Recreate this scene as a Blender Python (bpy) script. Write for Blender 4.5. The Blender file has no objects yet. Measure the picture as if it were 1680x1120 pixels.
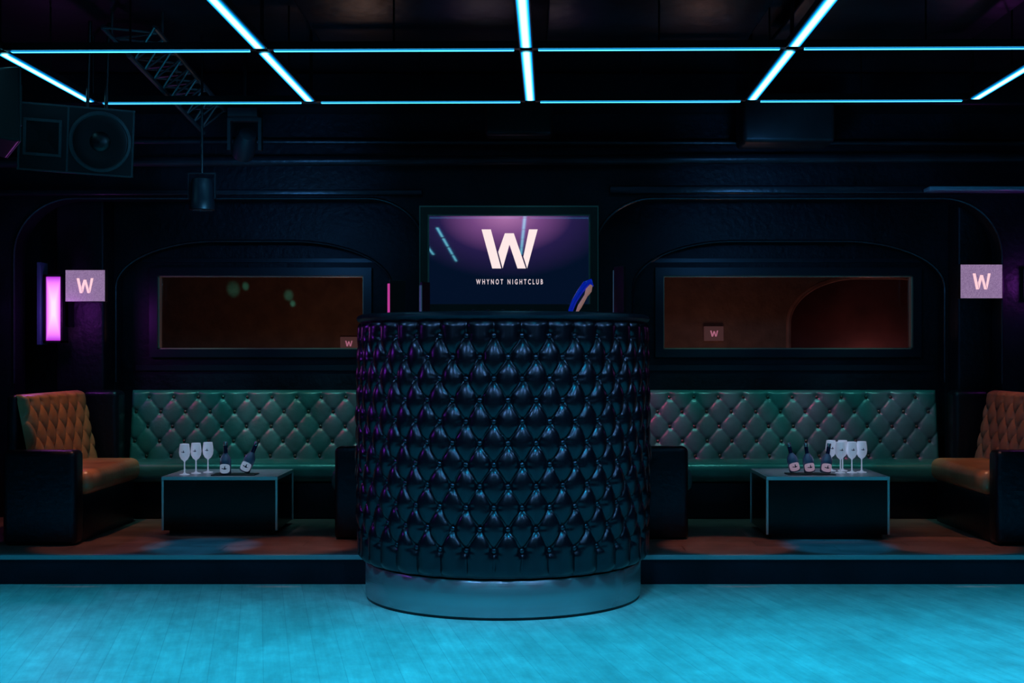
import bpy, bmesh, math, random
import numpy as np
from mathutils import Vector, Matrix, Euler
random.seed(4)
S = bpy.context.scene
COL = S.collection
try:
    S.view_settings.view_transform = 'Standard'
    S.view_settings.look = 'None'
except Exception:
    pass

# ------------------------------------------------------------------ materials
def mat(name, col, rough=0.5, metal=0.0, spec=0.5, emit=None, estr=0.0, bump=0.0, bscale=40, var=0.0, vscale=6, coat=0.0, stretch=(1,1,1), tint=None):
    m = bpy.data.materials.new(name); m.use_nodes = True
    nt = m.node_tree; b = nt.nodes['Principled BSDF']
    b.inputs['Base Color'].default_value = (*col, 1)
    b.inputs['Roughness'].default_value = rough
    b.inputs['Metallic'].default_value = metal
    b.inputs['Specular IOR Level'].default_value = spec
    b.inputs['Coat Weight'].default_value = coat
    if tint: b.inputs['Specular Tint'].default_value = (*tint, 1)
    if emit:
        b.inputs['Emission Color'].default_value = (*emit, 1)
        b.inputs['Emission Strength'].default_value = estr
    tc = nt.nodes.new('ShaderNodeTexCoord')
    mp = nt.nodes.new('ShaderNodeMapping'); mp.inputs['Scale'].default_value = stretch
    nt.links.new(tc.outputs['Object'], mp.inputs['Vector'])
    if bump > 0:
        n = nt.nodes.new('ShaderNodeTexNoise'); n.inputs['Scale'].default_value = bscale
        n.inputs['Detail'].default_value = 4
        nt.links.new(mp.outputs['Vector'], n.inputs['Vector'])
        bp = nt.nodes.new('ShaderNodeBump'); bp.inputs['Strength'].default_value = bump
        bp.inputs['Distance'].default_value = 0.02
        nt.links.new(n.outputs['Fac'], bp.inputs['Height'])
        nt.links.new(bp.outputs['Normal'], b.inputs['Normal'])
    if var > 0:
        n2 = nt.nodes.new('ShaderNodeTexNoise'); n2.inputs['Scale'].default_value = vscale
        n2.inputs['Detail'].default_value = 5
        nt.links.new(mp.outputs['Vector'], n2.inputs['Vector'])
        r = nt.nodes.new('ShaderNodeValToRGB')
        r.color_ramp.elements[0].position = 0.3; r.color_ramp.elements[1].position = 0.7
        r.color_ramp.elements[0].color = (*[c*(1-var) for c in col], 1)
        r.color_ramp.elements[1].color = (*[min(1, c*(1+var)) for c in col], 1)
        nt.links.new(n2.outputs['Fac'], r.inputs['Fac'])
        nt.links.new(r.outputs['Color'], b.inputs['Base Color'])
    return m

BT = (0.80, 0.74, 1.0)
M_blackwall = mat('black_paint', (0.0065, 0.0065, 0.0120), 0.45, spec=0.32, bump=0.25, bscale=25, var=0.6, vscale=3, tint=BT)
M_edge = mat('black_gloss_trim', (0.012, 0.012, 0.020), 0.3, spec=0.6, bump=0.1, bscale=25, tint=BT)
M_pipe = mat('dark_pipe', (0.014, 0.015, 0.022), 0.35, spec=0.5, bump=0.2, bscale=18, var=0.5, vscale=3, tint=BT)
M_ceil = mat('black_ceiling', (0.006, 0.0055, 0.009), 0.32, spec=0.38, bump=0.25, bscale=6, var=0.7, vscale=2, tint=BT)
M_duct = mat('duct_paint', (0.012, 0.012, 0.014), 0.4, spec=0.3, bump=0.2, bscale=6, var=0.5, vscale=4, tint=BT)
M_leather = mat('black_leather', (0.0016, 0.0018, 0.0035), 0.27, spec=0.55, bump=0.05, bscale=12, stretch=(1.6, 1.6, 0.6), tint=(0.88, 0.84, 1.0))
M_blackuph = mat('black_upholstery', (0.004, 0.0048, 0.008), 0.34, spec=0.4, bump=0.15, bscale=30, tint=BT)
M_green = mat('leather_green_lit', (0.026, 0.105, 0.100), 0.36, bump=0.12, bscale=30, var=0.25)  # cyan light on tan leather put into the base colour
M_tan = mat('leather_warm_lit', (0.42, 0.170, 0.080), 0.32, bump=0.12, bscale=30, var=0.25)  # same leather, with the warm light put into its colour
M_tanr = mat('leather_red_lit', (0.30, 0.120, 0.095), 0.34, bump=0.12, bscale=30, var=0.25)  # redder copy of the leather, warm light included in the colour
M_steel = mat('brushed_steel', (0.36, 0.34, 0.36), 0.27, metal=0.70, bump=0.05, bscale=60, stretch=(0.1, 0.1, 3), var=0.2, vscale=2)
M_trim = mat('aluminium_trim', (0.6, 0.68, 0.72), 0.35, metal=0.6)
M_nosing = mat('step_nosing', (0.34, 0.38, 0.42), 0.35, metal=0.6)
M_tablebody = mat('black_lacquer', (0.002, 0.004, 0.0055), 0.18, spec=0.16, var=0.3)
M_tabletop = mat('table_laminate', (0.36, 0.38, 0.44), 0.25, var=0.15)
M_blackplastic = mat('black_plastic', (0.004, 0.005, 0.007), 0.4, spec=0.35, bump=0.1, bscale=80)
M_cone = mat('speaker_cone', (0.002, 0.003, 0.005), 0.35, spec=0.4)
M_cab = mat('speaker_cabinet', (0.020, 0.030, 0.038), 0.45, bump=0.2, bscale=90)
M_fixture = mat('fixture_black', (0.006, 0.007, 0.010), 0.4, spec=0.35)
M_tvframe = mat('bronze_frame', (0.018, 0.022, 0.020), 0.3, metal=0.3)
M_trussm = mat('truss_metal', (0.14, 0.15, 0.17), 0.38, metal=0.8)
M_white = mat('frosted_white_glow', (0.78, 0.80, 0.86), 0.2, emit=(0.6, 0.7, 1.0), estr=0.22)  # faint emission stands in for light caught by the white surfaces
M_bottle = mat('bottle_frost', (0.20, 0.21, 0.34), 0.10, coat=0.6)
M_pinklitlabel = mat('pink_lit_label', (0.75, 0.56, 0.64), 0.3, emit=(1.0, 0.6, 0.8), estr=0.20)  # pink light on the label put into its colour and emission
M_navy = mat('navy_foil', (0.01, 0.012, 0.06), 0.25)
M_silver = mat('cap_silver', (0.6, 0.62, 0.7), 0.25, metal=0.8)
M_button = mat('leather_button', (0.006, 0.007, 0.011), 0.20, spec=0.8, tint=(0.88, 0.84, 1.0))
M_studs = mat('dark_stud', (0.05, 0.045, 0.035), 0.25, metal=0.4)
M_logo = mat('logo_glow', (0.2, 0.2, 0.2), 0.5, emit=(1.0, 0.80, 0.78), estr=1.0)
M_logodim = mat('logo_glow_soft', (0.1, 0.1, 0.1), 0.5, emit=(0.85, 0.68, 0.72), estr=0.95)
M_logopink = mat('logo_pink', (0.2, 0.1, 0.1), 0.5, emit=(1.0, 0.60, 0.64), estr=1.05)
M_logorefl = mat('logo_reflection', (0.1, 0.05, 0.05), 0.5, emit=(0.7, 0.22, 0.35), estr=0.6)
M_blue = mat('blue_glow', (0.01, 0.02, 0.4), 0.2, emit=(0.0, 0.02, 0.6), estr=0.35)  # emission adds the blue light on the arm to its colour
M_skin = mat('beige_glow', (0.6, 0.35, 0.3), 0.3, emit=(0.8, 0.4, 0.35), estr=0.25)  # slight emission brightens the beige part as if lit
M_brown = mat('brown_plaster', (0.25, 0.140, 0.100), 0.8, bump=0.5, bscale=20, var=0.18, vscale=8)
M_archrim = mat('arch_plaster', (0.44, 0.22, 0.17), 0.7, bump=0.3, bscale=10, var=0.3)
M_red = mat('red_plaster', (0.12, 0.045, 0.045), 0.8, var=0.3, vscale=4)

def centred(nt, sock, c=0.5):
    a = nt.nodes.new('ShaderNodeMath'); a.operation = 'SUBTRACT'; a.inputs[1].default_value = c
    d = nt.nodes.new('ShaderNodeMath'); d.operation = 'ABSOLUTE'
    nt.links.new(sock, a.inputs[0]); nt.links.new(a.outputs[0], d.inputs[0]); return d.outputs[0]

def glow_box_mat():
    m = bpy.data.materials.new('lamp_magenta'); m.use_nodes = True
    nt = m.node_tree; b = nt.nodes['Principled BSDF']
    b.inputs['Base Color'].default_value = (0.1, 0, 0.1, 1)
    tc = nt.nodes.new('ShaderNodeTexCoord'); sep = nt.nodes.new('ShaderNodeSeparateXYZ')
    nt.links.new(tc.outputs['Generated'], sep.inputs[0])
    mx = nt.nodes.new('ShaderNodeMath'); mx.operation = 'MAXIMUM'
    nt.links.new(centred(nt, sep.outputs['X']), mx.inputs[0]); nt.links.new(centred(nt, sep.outputs['Z']), mx.inputs[1])
    r = nt.nodes.new('ShaderNodeValToRGB'); e = r.color_ramp.elements
    e[0].position = 0.1; e[0].color = (1.0, 0.62, 1.0, 1)
    e[1].position = 0.5; e[1].color = (0.35, 0.02, 0.5, 1)
    k = e.new(0.36); k.color = (0.9, 0.25, 1.0, 1)
    nt.links.new(mx.outputs[0], r.inputs['Fac']); nt.links.new(r.outputs['Color'], b.inputs['Emission Color'])
    b.inputs['Emission Strength'].default_value = 1.3
    return m
M_magenta = glow_box_mat()

def led_mat(name, hw, core, mid, strength):
    m = bpy.data.materials.new(name); m.use_nodes = True
    nt = m.node_tree; b = nt.nodes['Principled BSDF']
    b.inputs['Base Color'].default_value = (0, 0, 0, 1)
    tc = nt.nodes.new('ShaderNodeTexCoord'); sep = nt.nodes.new('ShaderNodeSeparateXYZ')
    nt.links.new(tc.outputs['Object'], sep.inputs[0])
    ab = nt.nodes.new('ShaderNodeMath'); ab.operation = 'ABSOLUTE'; nt.links.new(sep.outputs['Y'], ab.inputs[0])
    mr = nt.nodes.new('ShaderNodeMapRange'); mr.inputs['From Max'].default_value = hw
    nt.links.new(ab.outputs[0], mr.inputs['Value'])
    r = nt.nodes.new('ShaderNodeValToRGB'); e = r.color_ramp.elements
    e[0].position = 0.0; e[0].color = (*core, 1)
    e[1].position = 1.0; e[1].color = (0.0, 0.030, 0.10, 1)
    k = e.new(0.42); k.color = (*mid, 1)
    k = e.new(0.72); k.color = (0.002, 0.14, 0.32, 1)
    nt.links.new(mr.outputs[0], r.inputs['Fac'])
    nt.links.new(r.outputs['Color'], b.inputs['Emission Color'])
    b.inputs['Emission Strength'].default_value = strength
    return m
M_led_row = led_mat('led_cyan', 0.016, (0.09, 0.62, 0.95), (0.03, 0.42, 0.85), 5.5)
M_led_col = led_mat('led_cyan_bright', 0.028, (0.30, 0.95, 1.0), (0.14, 0.72, 1.0), 6.0)

def screen_mat():
    m = bpy.data.materials.new('display_picture'); m.use_nodes = True
    nt = m.node_tree; b = nt.nodes['Principled BSDF']
    b.inputs['Base Color'].default_value = (0.003, 0.004, 0.010, 1)
    b.inputs['Roughness'].default_value = 0.02
    b.inputs['Specular IOR Level'].default_value = 1.0
    tc = nt.nodes.new('ShaderNodeTexCoord')
    mp = nt.nodes.new('ShaderNodeMapping')
    mp.inputs['Location'].default_value = (-0.48*1.5, 0, -1.0*1.4); mp.inputs['Scale'].default_value = (1.5, 0, 1.4)
    nt.links.new(tc.outputs['Generated'], mp.inputs['Vector'])
    ln = nt.nodes.new('ShaderNodeVectorMath'); ln.operation = 'LENGTH'
    nt.links.new(mp.outputs['Vector'], ln.inputs[0])
    r = nt.nodes.new('ShaderNodeValToRGB')
    e = r.color_ramp.elements
    e[0].position = 0; e[0].color = (0.42, 0.17, 0.40, 1)
    e[1].position = 1; e[1].color = (0.001, 0.005, 0.018, 1)
    k = e.new(0.32); k.color = (0.17, 0.06, 0.21, 1)
    k = e.new(0.62); k.color = (0.018, 0.011, 0.062, 1)
    nt.links.new(ln.outputs['Value'], r.inputs['Fac'])
    nt.links.new(r.outputs['Color'], b.inputs['Emission Color'])
    b.inputs['Emission Strength'].default_value = 1.0
    return m
M_screen = screen_mat()

def ledpanel_mat():
    m = bpy.data.materials.new('led_panel_face'); m.use_nodes = True
    nt = m.node_tree; b = nt.nodes['Principled BSDF']
    b.inputs['Base Color'].default_value = (0.05, 0.04, 0.05, 1)
    tc = nt.nodes.new('ShaderNodeTexCoord')
    v = nt.nodes.new('ShaderNodeTexNoise'); v.inputs['Scale'].default_value = 160
    nt.links.new(tc.outputs['Object'], v.inputs['Vector'])
    r = nt.nodes.new('ShaderNodeValToRGB')
    r.color_ramp.elements[0].position = 0.3; r.color_ramp.elements[0].color = (0.18, 0.11, 0.22, 1)
    r.color_ramp.elements[1].position = 0.7; r.color_ramp.elements[1].color = (0.32, 0.21, 0.37, 1)
    nt.links.new(v.outputs['Fac'], r.inputs['Fac'])
    nt.links.new(r.outputs['Color'], b.inputs['Emission Color'])
    b.inputs['Emission Strength'].default_value = 1.0
    return m
M_panel = ledpanel_mat()

def plank_mat(name, c1, c2, mortar, rough, rot=0.0, bw=1.6, rh=0.11, streak=0.5, cloud=0.6, spec=0.5, ms=0.003):
    m = bpy.data.materials.new(name); m.use_nodes = True
    nt = m.node_tree; b = nt.nodes['Principled BSDF']
    b.inputs['Specular IOR Level'].default_value = spec
    tc = nt.nodes.new('ShaderNodeTexCoord')
    rotn = nt.nodes.new('ShaderNodeMapping'); rotn.inputs['Rotation'].default_value = (0, 0, rot)
    nt.links.new(tc.outputs['Object'], rotn.inputs['Vector'])
    br = nt.nodes.new('ShaderNodeTexBrick')
    br.inputs['Color1'].default_value = (*c1, 1); br.inputs['Color2'].default_value = (*c2, 1)
    br.inputs['Mortar'].default_value = (*mortar, 1)
    br.inputs['Scale'].default_value = 1.0; br.inputs['Mortar Size'].default_value = ms
    br.inputs['Brick Width'].default_value = bw; br.inputs['Row Height'].default_value = rh
    nt.links.new(rotn.outputs['Vector'], br.inputs['Vector'])
    def layer(scale, nscale, lo, hi, detail=8):
        mp2 = nt.nodes.new('ShaderNodeMapping')
        mp2.inputs['Scale'].default_value = scale
        nt.links.new(rotn.outputs['Vector'], mp2.inputs['Vector'])
        n = nt.nodes.new('ShaderNodeTexNoise'); n.inputs['Scale'].default_value = nscale; n.inputs['Detail'].default_value = detail
        n.inputs['Roughness'].default_value = 0.7
        nt.links.new(mp2.outputs['Vector'], n.inputs['Vector'])
        r = nt.nodes.new('ShaderNodeValToRGB')
        r.color_ramp.elements[0].position = 0.30; r.color_ramp.elements[0].color = (lo, lo, lo, 1)
        r.color_ramp.elements[1].position = 0.70; r.color_ramp.elements[1].color = (hi, hi, hi, 1)
        nt.links.new(n.outputs['Fac'], r.inputs['Fac'])
        return n, r
    n, r = layer((1.2, 16, 1), 2.0, 1-streak, 1.10)
    n3, r3 = layer((0.9, 1.4, 1), 1.8, cloud, 1.10)
    n4, r4 = layer((2.0, 3.0, 1), 3.0, 1-streak*1.4, 1.10, 10)
    prev = br.outputs['Color']
    for rr in (r, r3, r4):
        mx = nt.nodes.new('ShaderNodeMix'); mx.data_type = 'RGBA'; mx.blend_type = 'MULTIPLY'; mx.inputs[0].default_value = 1
        nt.links.new(prev, mx.inputs[6]); nt.links.new(rr.outputs['Color'], mx.inputs[7]); prev = mx.outputs[2]
    nt.links.new(prev, b.inputs['Base Color'])
    b.inputs['Roughness'].default_value = rough
    bp = nt.nodes.new('ShaderNodeBump'); bp.inputs['Strength'].default_value = 0.08; bp.inputs['Distance'].default_value = 0.01
    nt.links.new(n4.outputs['Fac'], bp.inputs['Height']); nt.links.new(bp.outputs['Normal'], b.inputs['Normal'])
    return m
M_floor = plank_mat('dance_floor_planks', (0.64, 0.66, 0.62), (0.56, 0.59, 0.56), (0.46, 0.48, 0.46), 0.42, rot=math.radians(78), streak=0.18, cloud=0.70, spec=0.4, ms=0.002)
M_plat = plank_mat('platform_tiles', (0.30, 0.15, 0.13), (0.21, 0.11, 0.10), (0.06, 0.03, 0.03), 0.35, rot=0, bw=0.9, rh=0.2, streak=0.3)

def glass_mat():
    m = bpy.data.materials.new('window_glass'); m.use_nodes = True
    nt = m.node_tree; nt.nodes.remove(nt.nodes['Principled BSDF'])
    out = nt.nodes['Material Output']
    t = nt.nodes.new('ShaderNodeBsdfTransparent'); g = nt.nodes.new('ShaderNodeBsdfGlossy')
    g.inputs['Roughness'].default_value = 0.02
    mx = nt.nodes.new('ShaderNodeMixShader'); mx.inputs[0].default_value = 0.06
    nt.links.new(t.outputs[0], mx.inputs[1]); nt.links.new(g.outputs[0], mx.inputs[2])
    nt.links.new(mx.outputs[0], out.inputs['Surface'])
    return m
M_glass = glass_mat()

# ------------------------------------------------------------------ helpers
def put(o, parent=None, ploc=None):
    COL.objects.link(o)
    if parent is not None:
        o.parent = parent
        o.matrix_parent_inverse = Matrix.Identity(4)
        if ploc is not None:
            o.location = Vector(o.location) - Vector(ploc)
    return o

def thing(name, loc, label, category, group=None):
    e = bpy.data.objects.new(name, None); e.empty_display_size = 0.1
    e.location = loc; e['label'] = label; e['category'] = category
    if group: e['group'] = group
    COL.objects.link(e); return e

def tag(o, label, category, group=None):
    o['label'] = label; o['category'] = category
    if group: o['group'] = group
    return o

def mesh(name, verts, faces, m, smooth=False, parent=None, ploc=None, loc=(0,0,0)):
    me = bpy.data.meshes.new(name); me.from_pydata([tuple(v) for v in verts], [], faces); me.update()
    me.materials.append(m)
    if smooth: me.polygons.foreach_set('use_smooth', [True]*len(me.polygons))
    o = bpy.data.objects.new(name, me); o.location = loc
    return put(o, parent, ploc)

def bmobj(name, bm, m, smooth=False, parent=None, ploc=None, loc=(0,0,0)):
    bmesh.ops.recalc_face_normals(bm, faces=bm.faces)
    me = bpy.data.meshes.new(name); bm.to_mesh(me); bm.free(); me.materials.append(m)
    if smooth: me.polygons.foreach_set('use_smooth', [True]*len(me.polygons))
    o = bpy.data.objects.new(name, me); o.location = loc
    return put(o, parent, ploc)

def add_box(bm, x0, x1, y0, y1, z0, z1):
    r = bmesh.ops.create_cube(bm, size=1)
    for v in r['verts']:
        v.co = Vector(((x0+x1)/2 + v.co.x*(x1-x0), (y0+y1)/2 + v.co.y*(y1-y0), (z0+z1)/2 + v.co.z*(z1-z0)))
    return r['verts']

def box(name, x0, x1, y0, y1, z0, z1, m, bev=0.0, seg=3, parent=None, ploc=None, smooth=None):
    c = Vector(((x0+x1)/2, (y0+y1)/2, (z0+z1)/2))
    bm = bmesh.new()
    add_box(bm, x0-c.x, x1-c.x, y0-c.y, y1-c.y, z0-c.z, z1-c.z)
    if bev > 0:
        bmesh.ops.bevel(bm, geom=bm.edges[:], offset=bev, segments=seg, profile=0.5, affect='EDGES')
    return bmobj(name, bm, m, smooth=(bev > 0.004 if smooth is None else smooth), parent=parent, ploc=ploc, loc=c)

def boxes(name, lst, m, parent=None, ploc=None):
    bm = bmesh.new()
    for b in lst: add_box(bm, *b)
    return bmobj(name, bm, m, parent=parent, ploc=ploc)

def lathe(name, prof, m, seg=32, parent=None, loc=(0,0,0), rot=None, cap=True):
    verts = []; faces = []
    n = len(prof)
    for r, z in prof:
        for i in range(seg):
            a = 2*math.pi*i/seg
            verts.append((r*math.cos(a), r*math.sin(a), z))
    for j in range(n-1):
        for i in range(seg):
            k = (i+1) % seg
            faces.append((j*seg+i, j*seg+k, (j+1)*seg+k, (j+1)*seg+i))
    if cap:
        faces.append(tuple(range(seg))[::-1]); faces.append(tuple((n-1)*seg+i for i in range(seg)))
    o = mesh(name, verts, faces, m, smooth=True, parent=parent, loc=loc)
    try:
        o.data.set_sharp_from_angle(angle=math.radians(50))
    except Exception: pass
    if rot: o.rotation_euler = rot
    return o

def tube(bm, p0, p1, r, seg=8):
    p0 = Vector(p0); p1 = Vector(p1); d = p1-p0
    q = d.to_track_quat('Z', 'Y').to_matrix().to_4x4()
    bmesh.ops.create_cone(bm, cap_ends=True, segments=seg, radius1=r, radius2=r, depth=d.length,
                               matrix=Matrix.Translation((p0+p1)/2) @ q)
def tubes(name, segs, r, m, parent=None, ploc=None, seg=8):
    bm = bmesh.new()
    for a, b in segs: tube(bm, a, b, r, seg)
    return bmobj(name, bm, m, smooth=False, parent=parent, ploc=ploc)

def structure(o):
    o['kind'] = 'structure'; return o

# ---- tufting height field: domed diamonds between fold lines, pits at the buttons
def tuft_h(u, v, a, r, u0, v0, n, D, sig=0.026, rough=0.0, W=None, mixp=0.68):
    if rough > 0:
        k = 2*math.pi/W
        uu = u + rough*(np.sin(k*23*u+v*31)+np.sin(k*41*u-v*47+1.3)+0.6*np.sin(k*11*u+v*13))
        vv = v + rough*(np.sin(k*29*u-v*37+0.5)+np.sin(k*53*u+v*23+2.2))
        tp = np.clip(np.minimum(v, v.max()-v)/0.05, 0, 1) if v.ndim else 1
        vv = v + (vv-v)*tp
    else:
        uu, vv = u, v
    p = (uu-u0)/a; q = (vv-v0)/r
    qc = np.clip(q, 0, n-1)
    s = p + qc/2; t = p - qc/2
    P0 = np.sqrt(np.abs(np.sin(np.pi*s)*np.sin(np.pi*t)))
    qr = np.clip(np.round(q), 0, n-1)
    best = np.full_like(u, 9.0); bu = np.zeros_like(u); bv = np.zeros_like(u); bid = np.zeros_like(u)
    for dq in (-1, 0, 1):
        qq = np.clip(qr+dq, 0, n-1)
        off = 0.5*(np.mod(qq, 2))
        pp = np.round(p-off)+off
        du = (p-pp)*a; dv = (q-qq)*r
        d = np.sqrt(du**2+dv**2)
        sel = d < best
        best = np.where(sel, d, best); bu = np.where(sel, du, bu); bv = np.where(sel, dv, bv)
        bid = np.where(sel, np.round(pp*2)*7.31+qq*3.77, bid)
    B = np.exp(-(best/sig)**2)
    h = D*(mixp*P0**0.8 + (1-mixp)*(1-B))
    if rough > 0:
        ang = np.arctan2(bv, bu)
        C = np.exp(-((best-sig*1.5)/(sig*0.7))**2)
        h = h + 0.0005*C*(np.cos(6*ang+np.sin(bid*1.7)*3)+0.6*np.cos(9*ang+np.sin(bid*2.3)*3))
        h = h*(1+0.06*np.sin(np.floor(s)*2.1+np.floor(t)*3.3+0.5)*P0)
    return h

def tufted(name, W, H, a, r, u0, v0, n, D, mp, m, nu, nv, parent, ploc, wrap=False, sig=0.026, edge=0.04, bmat=None, bR=0.011, normal=None, maxparts=100, key=None, rough=0.0, bh=0.5, mixp=0.68):
    us = np.linspace(0, W, nu, endpoint=not wrap); vs = np.linspace(0, H, nv)
    U, V = np.meshgrid(us, vs)
    h = tuft_h(U, V, a, r, u0, v0, n, D, sig, rough, W, mixp)
    ev = np.minimum(V, H-V)
    f = np.clip(ev/edge, 0, 1); f = np.sqrt(1-(1-f)**2)
    if not wrap:
        eu = np.minimum(U, W-U); g = np.clip(eu/edge, 0, 1); f = f*np.sqrt(1-(1-g)**2)
    h = h*f - (1-f)*0.02
    X, Y, Z = mp(U, V, h)
    verts = np.stack([X, Y, Z], -1).reshape(-1, 3) - np.array(ploc)
    faces = []
    cu = nu if wrap else nu-1
    for j in range(nv-1):
        b0 = j*nu; b1 = b0+nu
        for i in range(cu):
            k = (i+1) % nu
            faces.append((b0+i, b0+k, b1+k, b1+i))
    o = mesh(name, verts.tolist(), faces, m, smooth=True, parent=parent)
    bl = []
    for j in range(n):
        v = v0+j*r
        for i in range(-2, int(W/a)+4):
            u = u0+(i+0.5*(j % 2))*a
            if wrap:
                if u < 0 or u >= W: continue
            elif u < edge*0.7 or u > W-edge*0.7: continue
            bl.append((u, v))
    if key: bl.sort(key=key)
    bm = bmesh.new(); bmesh.ops.create_uvsphere(bm, u_segments=14, v_segments=8, radius=bR)
    for vv in bm.verts: vv.co.z *= 0.5
    bme = bpy.data.meshes.new('button'); bm.to_mesh(bme); bm.free(); bme.materials.append(bmat)
    bme.polygons.foreach_set('use_smooth', [True]*len(bme.polygons))
    rest = []
    for idx, (u, v) in enumerate(bl):
        P = mp(np.array(u), np.array(v), np.array(bR*bh)); N = normal(u, v)
        M = Matrix.Translation(Vector([float(c) for c in P])-Vector(ploc)) @ Vector(N).to_track_quat('Z', 'Y').to_matrix().to_4x4()
        if idx < maxparts:
            b = bpy.data.objects.new('button', bme); b.matrix_local = M
            COL.objects.link(b); b.parent = o
        else: rest.append(M)
    if rest:
        bm = bmesh.new()
        for M in rest:
            t = bmesh.new(); t.from_mesh(bme); t.transform(M)
            tm = bpy.data.meshes.new('t'); t.to_mesh(tm); t.free(); bm.from_mesh(tm); bpy.data.meshes.remove(tm)
        b = bmobj('button', bm, bmat, smooth=True, parent=o); b['kind'] = 'stuff'
    return o

# ------------------------------------------------------------------ room shell
XL, XR = -4.3, 4.4
ZC = 3.2
structure(box('floor', XL, XR, -5, 7.9, -0.1, 0, M_floor))
structure(box('ceiling', XL, XR, -5, 12.6, ZC, ZC+0.1, M_ceil))
structure(box('wall_left', XL-0.1, XL, -5, 12.6, -0.1, ZC, M_blackwall))
structure(box('wall_right', XR, XR+0.1, -5, 12.6, -0.1, ZC, M_blackwall))
structure(box('wall_front', XL, XR, -5.1, -5, -0.1, ZC, M_blackwall))

BX, BY = -0.147, 7.0
PF, PZ = 7.26, 0.166
NR = 0.80
outline = [(XL, PF)]
a0 = math.asin((PF-BY)/NR)
for i in range(41):
    a = math.pi - a0 - (math.pi-2*a0)*i/40
    outline.append((BX+NR*math.cos(a), BY+NR*math.sin(a)))
outline += [(XR, PF), (XR, 9.7), (XL, 9.7)]
bm = bmesh.new()
top = [bm.verts.new((x, y, PZ)) for x, y in outline]; bot = [bm.verts.new((x, y, 0)) for x, y in outline]
bm.faces.new(top); bm.faces.new(bot[::-1])
for i in range(len(outline)):
    k = (i+1) % len(outline); bm.faces.new((top[i], bot[i], bot[k], top[k]))
me_plat = bmobj('floor_platform', bm, M_plat); structure(me_plat)
me_plat.data.materials.append(M_blackwall)
for p in me_plat.data.polygons:
    if abs(p.normal.z) < 0.5: p.material_index = 1
dx = math.sqrt(NR*NR-(PF-BY)**2)
structure(box('trim_1', XL, BX-dx-0.01, PF-0.025, PF+0.02, PZ-0.024, PZ+0.004, M_nosing, 0.004))
structure(box('trim_2', BX+dx+0.01, XR, PF-0.025, PF+0.02, PZ-0.024, PZ+0.004, M_nosing, 0.004))

def arch_wall(name, y0, y1, zb, zt, x0, x1, ops, m):
    xs = {x0, x1}
    for (xa, xb, zo, rx, rz) in ops:
        for i in range(25):
            t = math.pi/2*i/24
            xs.add(xa+rx*(1-math.cos(t))); xs.add(xb-rx*(1-math.cos(t)))
        xs.add(xa); xs.add(xb)
    xs = sorted(xs)
    def zo(x, mid):
        for (xa, xb, z, rx, rz) in ops:
            if xa-1e-6 <= mid <= xb+1e-6:
                d = min(x-xa, xb-x)
                if d >= rx: return z
                return z-rz+rz*math.sqrt(max(0, 1-((rx-d)/rx)**2))
        return zb
    bm = bmesh.new()
    for a, b in zip(xs[:-1], xs[1:]):
        if b-a < 1e-5: continue
        mid = (a+b)/2
        za, zb_ = zo(a, mid), zo(b, mid)
        v = [bm.verts.new(c) for c in [(a, y0, za), (b, y0, zb_), (b, y0, zt), (a, y0, zt), (a, y1, za), (b, y1, zb_), (b, y1, zt), (a, y1, zt)]]
        for f in [(0,1,2,3), (7,6,5,4), (0,4,5,1), (3,2,6,7), (0,3,7,4), (1,5,6,2)]:
            bm.faces.new([v[i] for i in f])
    return structure(bmobj(name, bm, m))

def arch_bead(name, xa, xb, zt, rx, rz, y, r, m, zbot):
    pts = [(xa, zbot), (xa, zt-rz)]
    for i in range(1, 17):
        t = math.pi/2*i/16; pts.append((xa+rx*(1-math.cos(t)), zt-rz+rz*math.sin(t)))
    for i in range(16, -1, -1):
        t = math.pi/2*i/16; pts.append((xb-rx*(1-math.cos(t)), zt-rz+rz*math.sin(t)))
    pts.append((xb, zbot))
    P = [Vector((x, y, z)) for x, z in pts]
    return structure(tubes(name, [(a, b) for a, b in zip(P[:-1], P[1:]) if (b-a).length > 1e-4], r, m))

arch_wall('wall_back', 8.95, 9.15, PZ, ZC, XL, XR, [(-3.61, -0.72, 2.395, 0.42, 0.40), (0.44, 3.30, 2.395, 0.42, 0.40)], M_blackwall)
arch_wall('wall_back_inner', 9.45, 9.58, PZ, ZC, XL, XR, [(-3.06, -1.02, 2.14, 0.75, 0.34), (0.76, 3.06, 2.14, 0.75, 0.34)], M_blackwall)
arch_bead('trim_30', -3.61, -0.72, 2.395, 0.42, 0.40, 8.95, 0.010, M_edge, 1.1)
arch_bead('trim_31', 0.44, 3.30, 2.395, 0.42, 0.40, 8.95, 0.010, M_edge, 1.1)
arch_bead('trim_32', -3.06, -1.02, 2.14, 0.75, 0.34, 9.45, 0.010, M_edge, 1.1)
arch_bead('trim_33', 0.76, 3.06, 2.14, 0.75, 0.34, 9.45, 0.010, M_edge, 1.1)
WZ0, WZ1 = 1.343, 1.893
WIN = [(-2.79, -1.248), (0.996, 2.865)]
structure(boxes('wall_back_window', [(XL, XR, 9.62, 9.7, PZ, WZ0), (XL, XR, 9.62, 9.7, WZ1, ZC), (XL, WIN[0][0], 9.62, 9.7, WZ0, WZ1),
      (WIN[0][1], WIN[1][0], 9.62, 9.7, WZ0, WZ1), (WIN[1][1], XR, 9.62, 9.7, WZ0, WZ1)], M_blackwall))
M_winframe = mat('window_frame_paint', (0.008, 0.010, 0.018), 0.33, tint=BT)
M_bead = mat('bead', (0.60, 0.34, 0.25), 0.35, metal=0.2)
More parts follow.
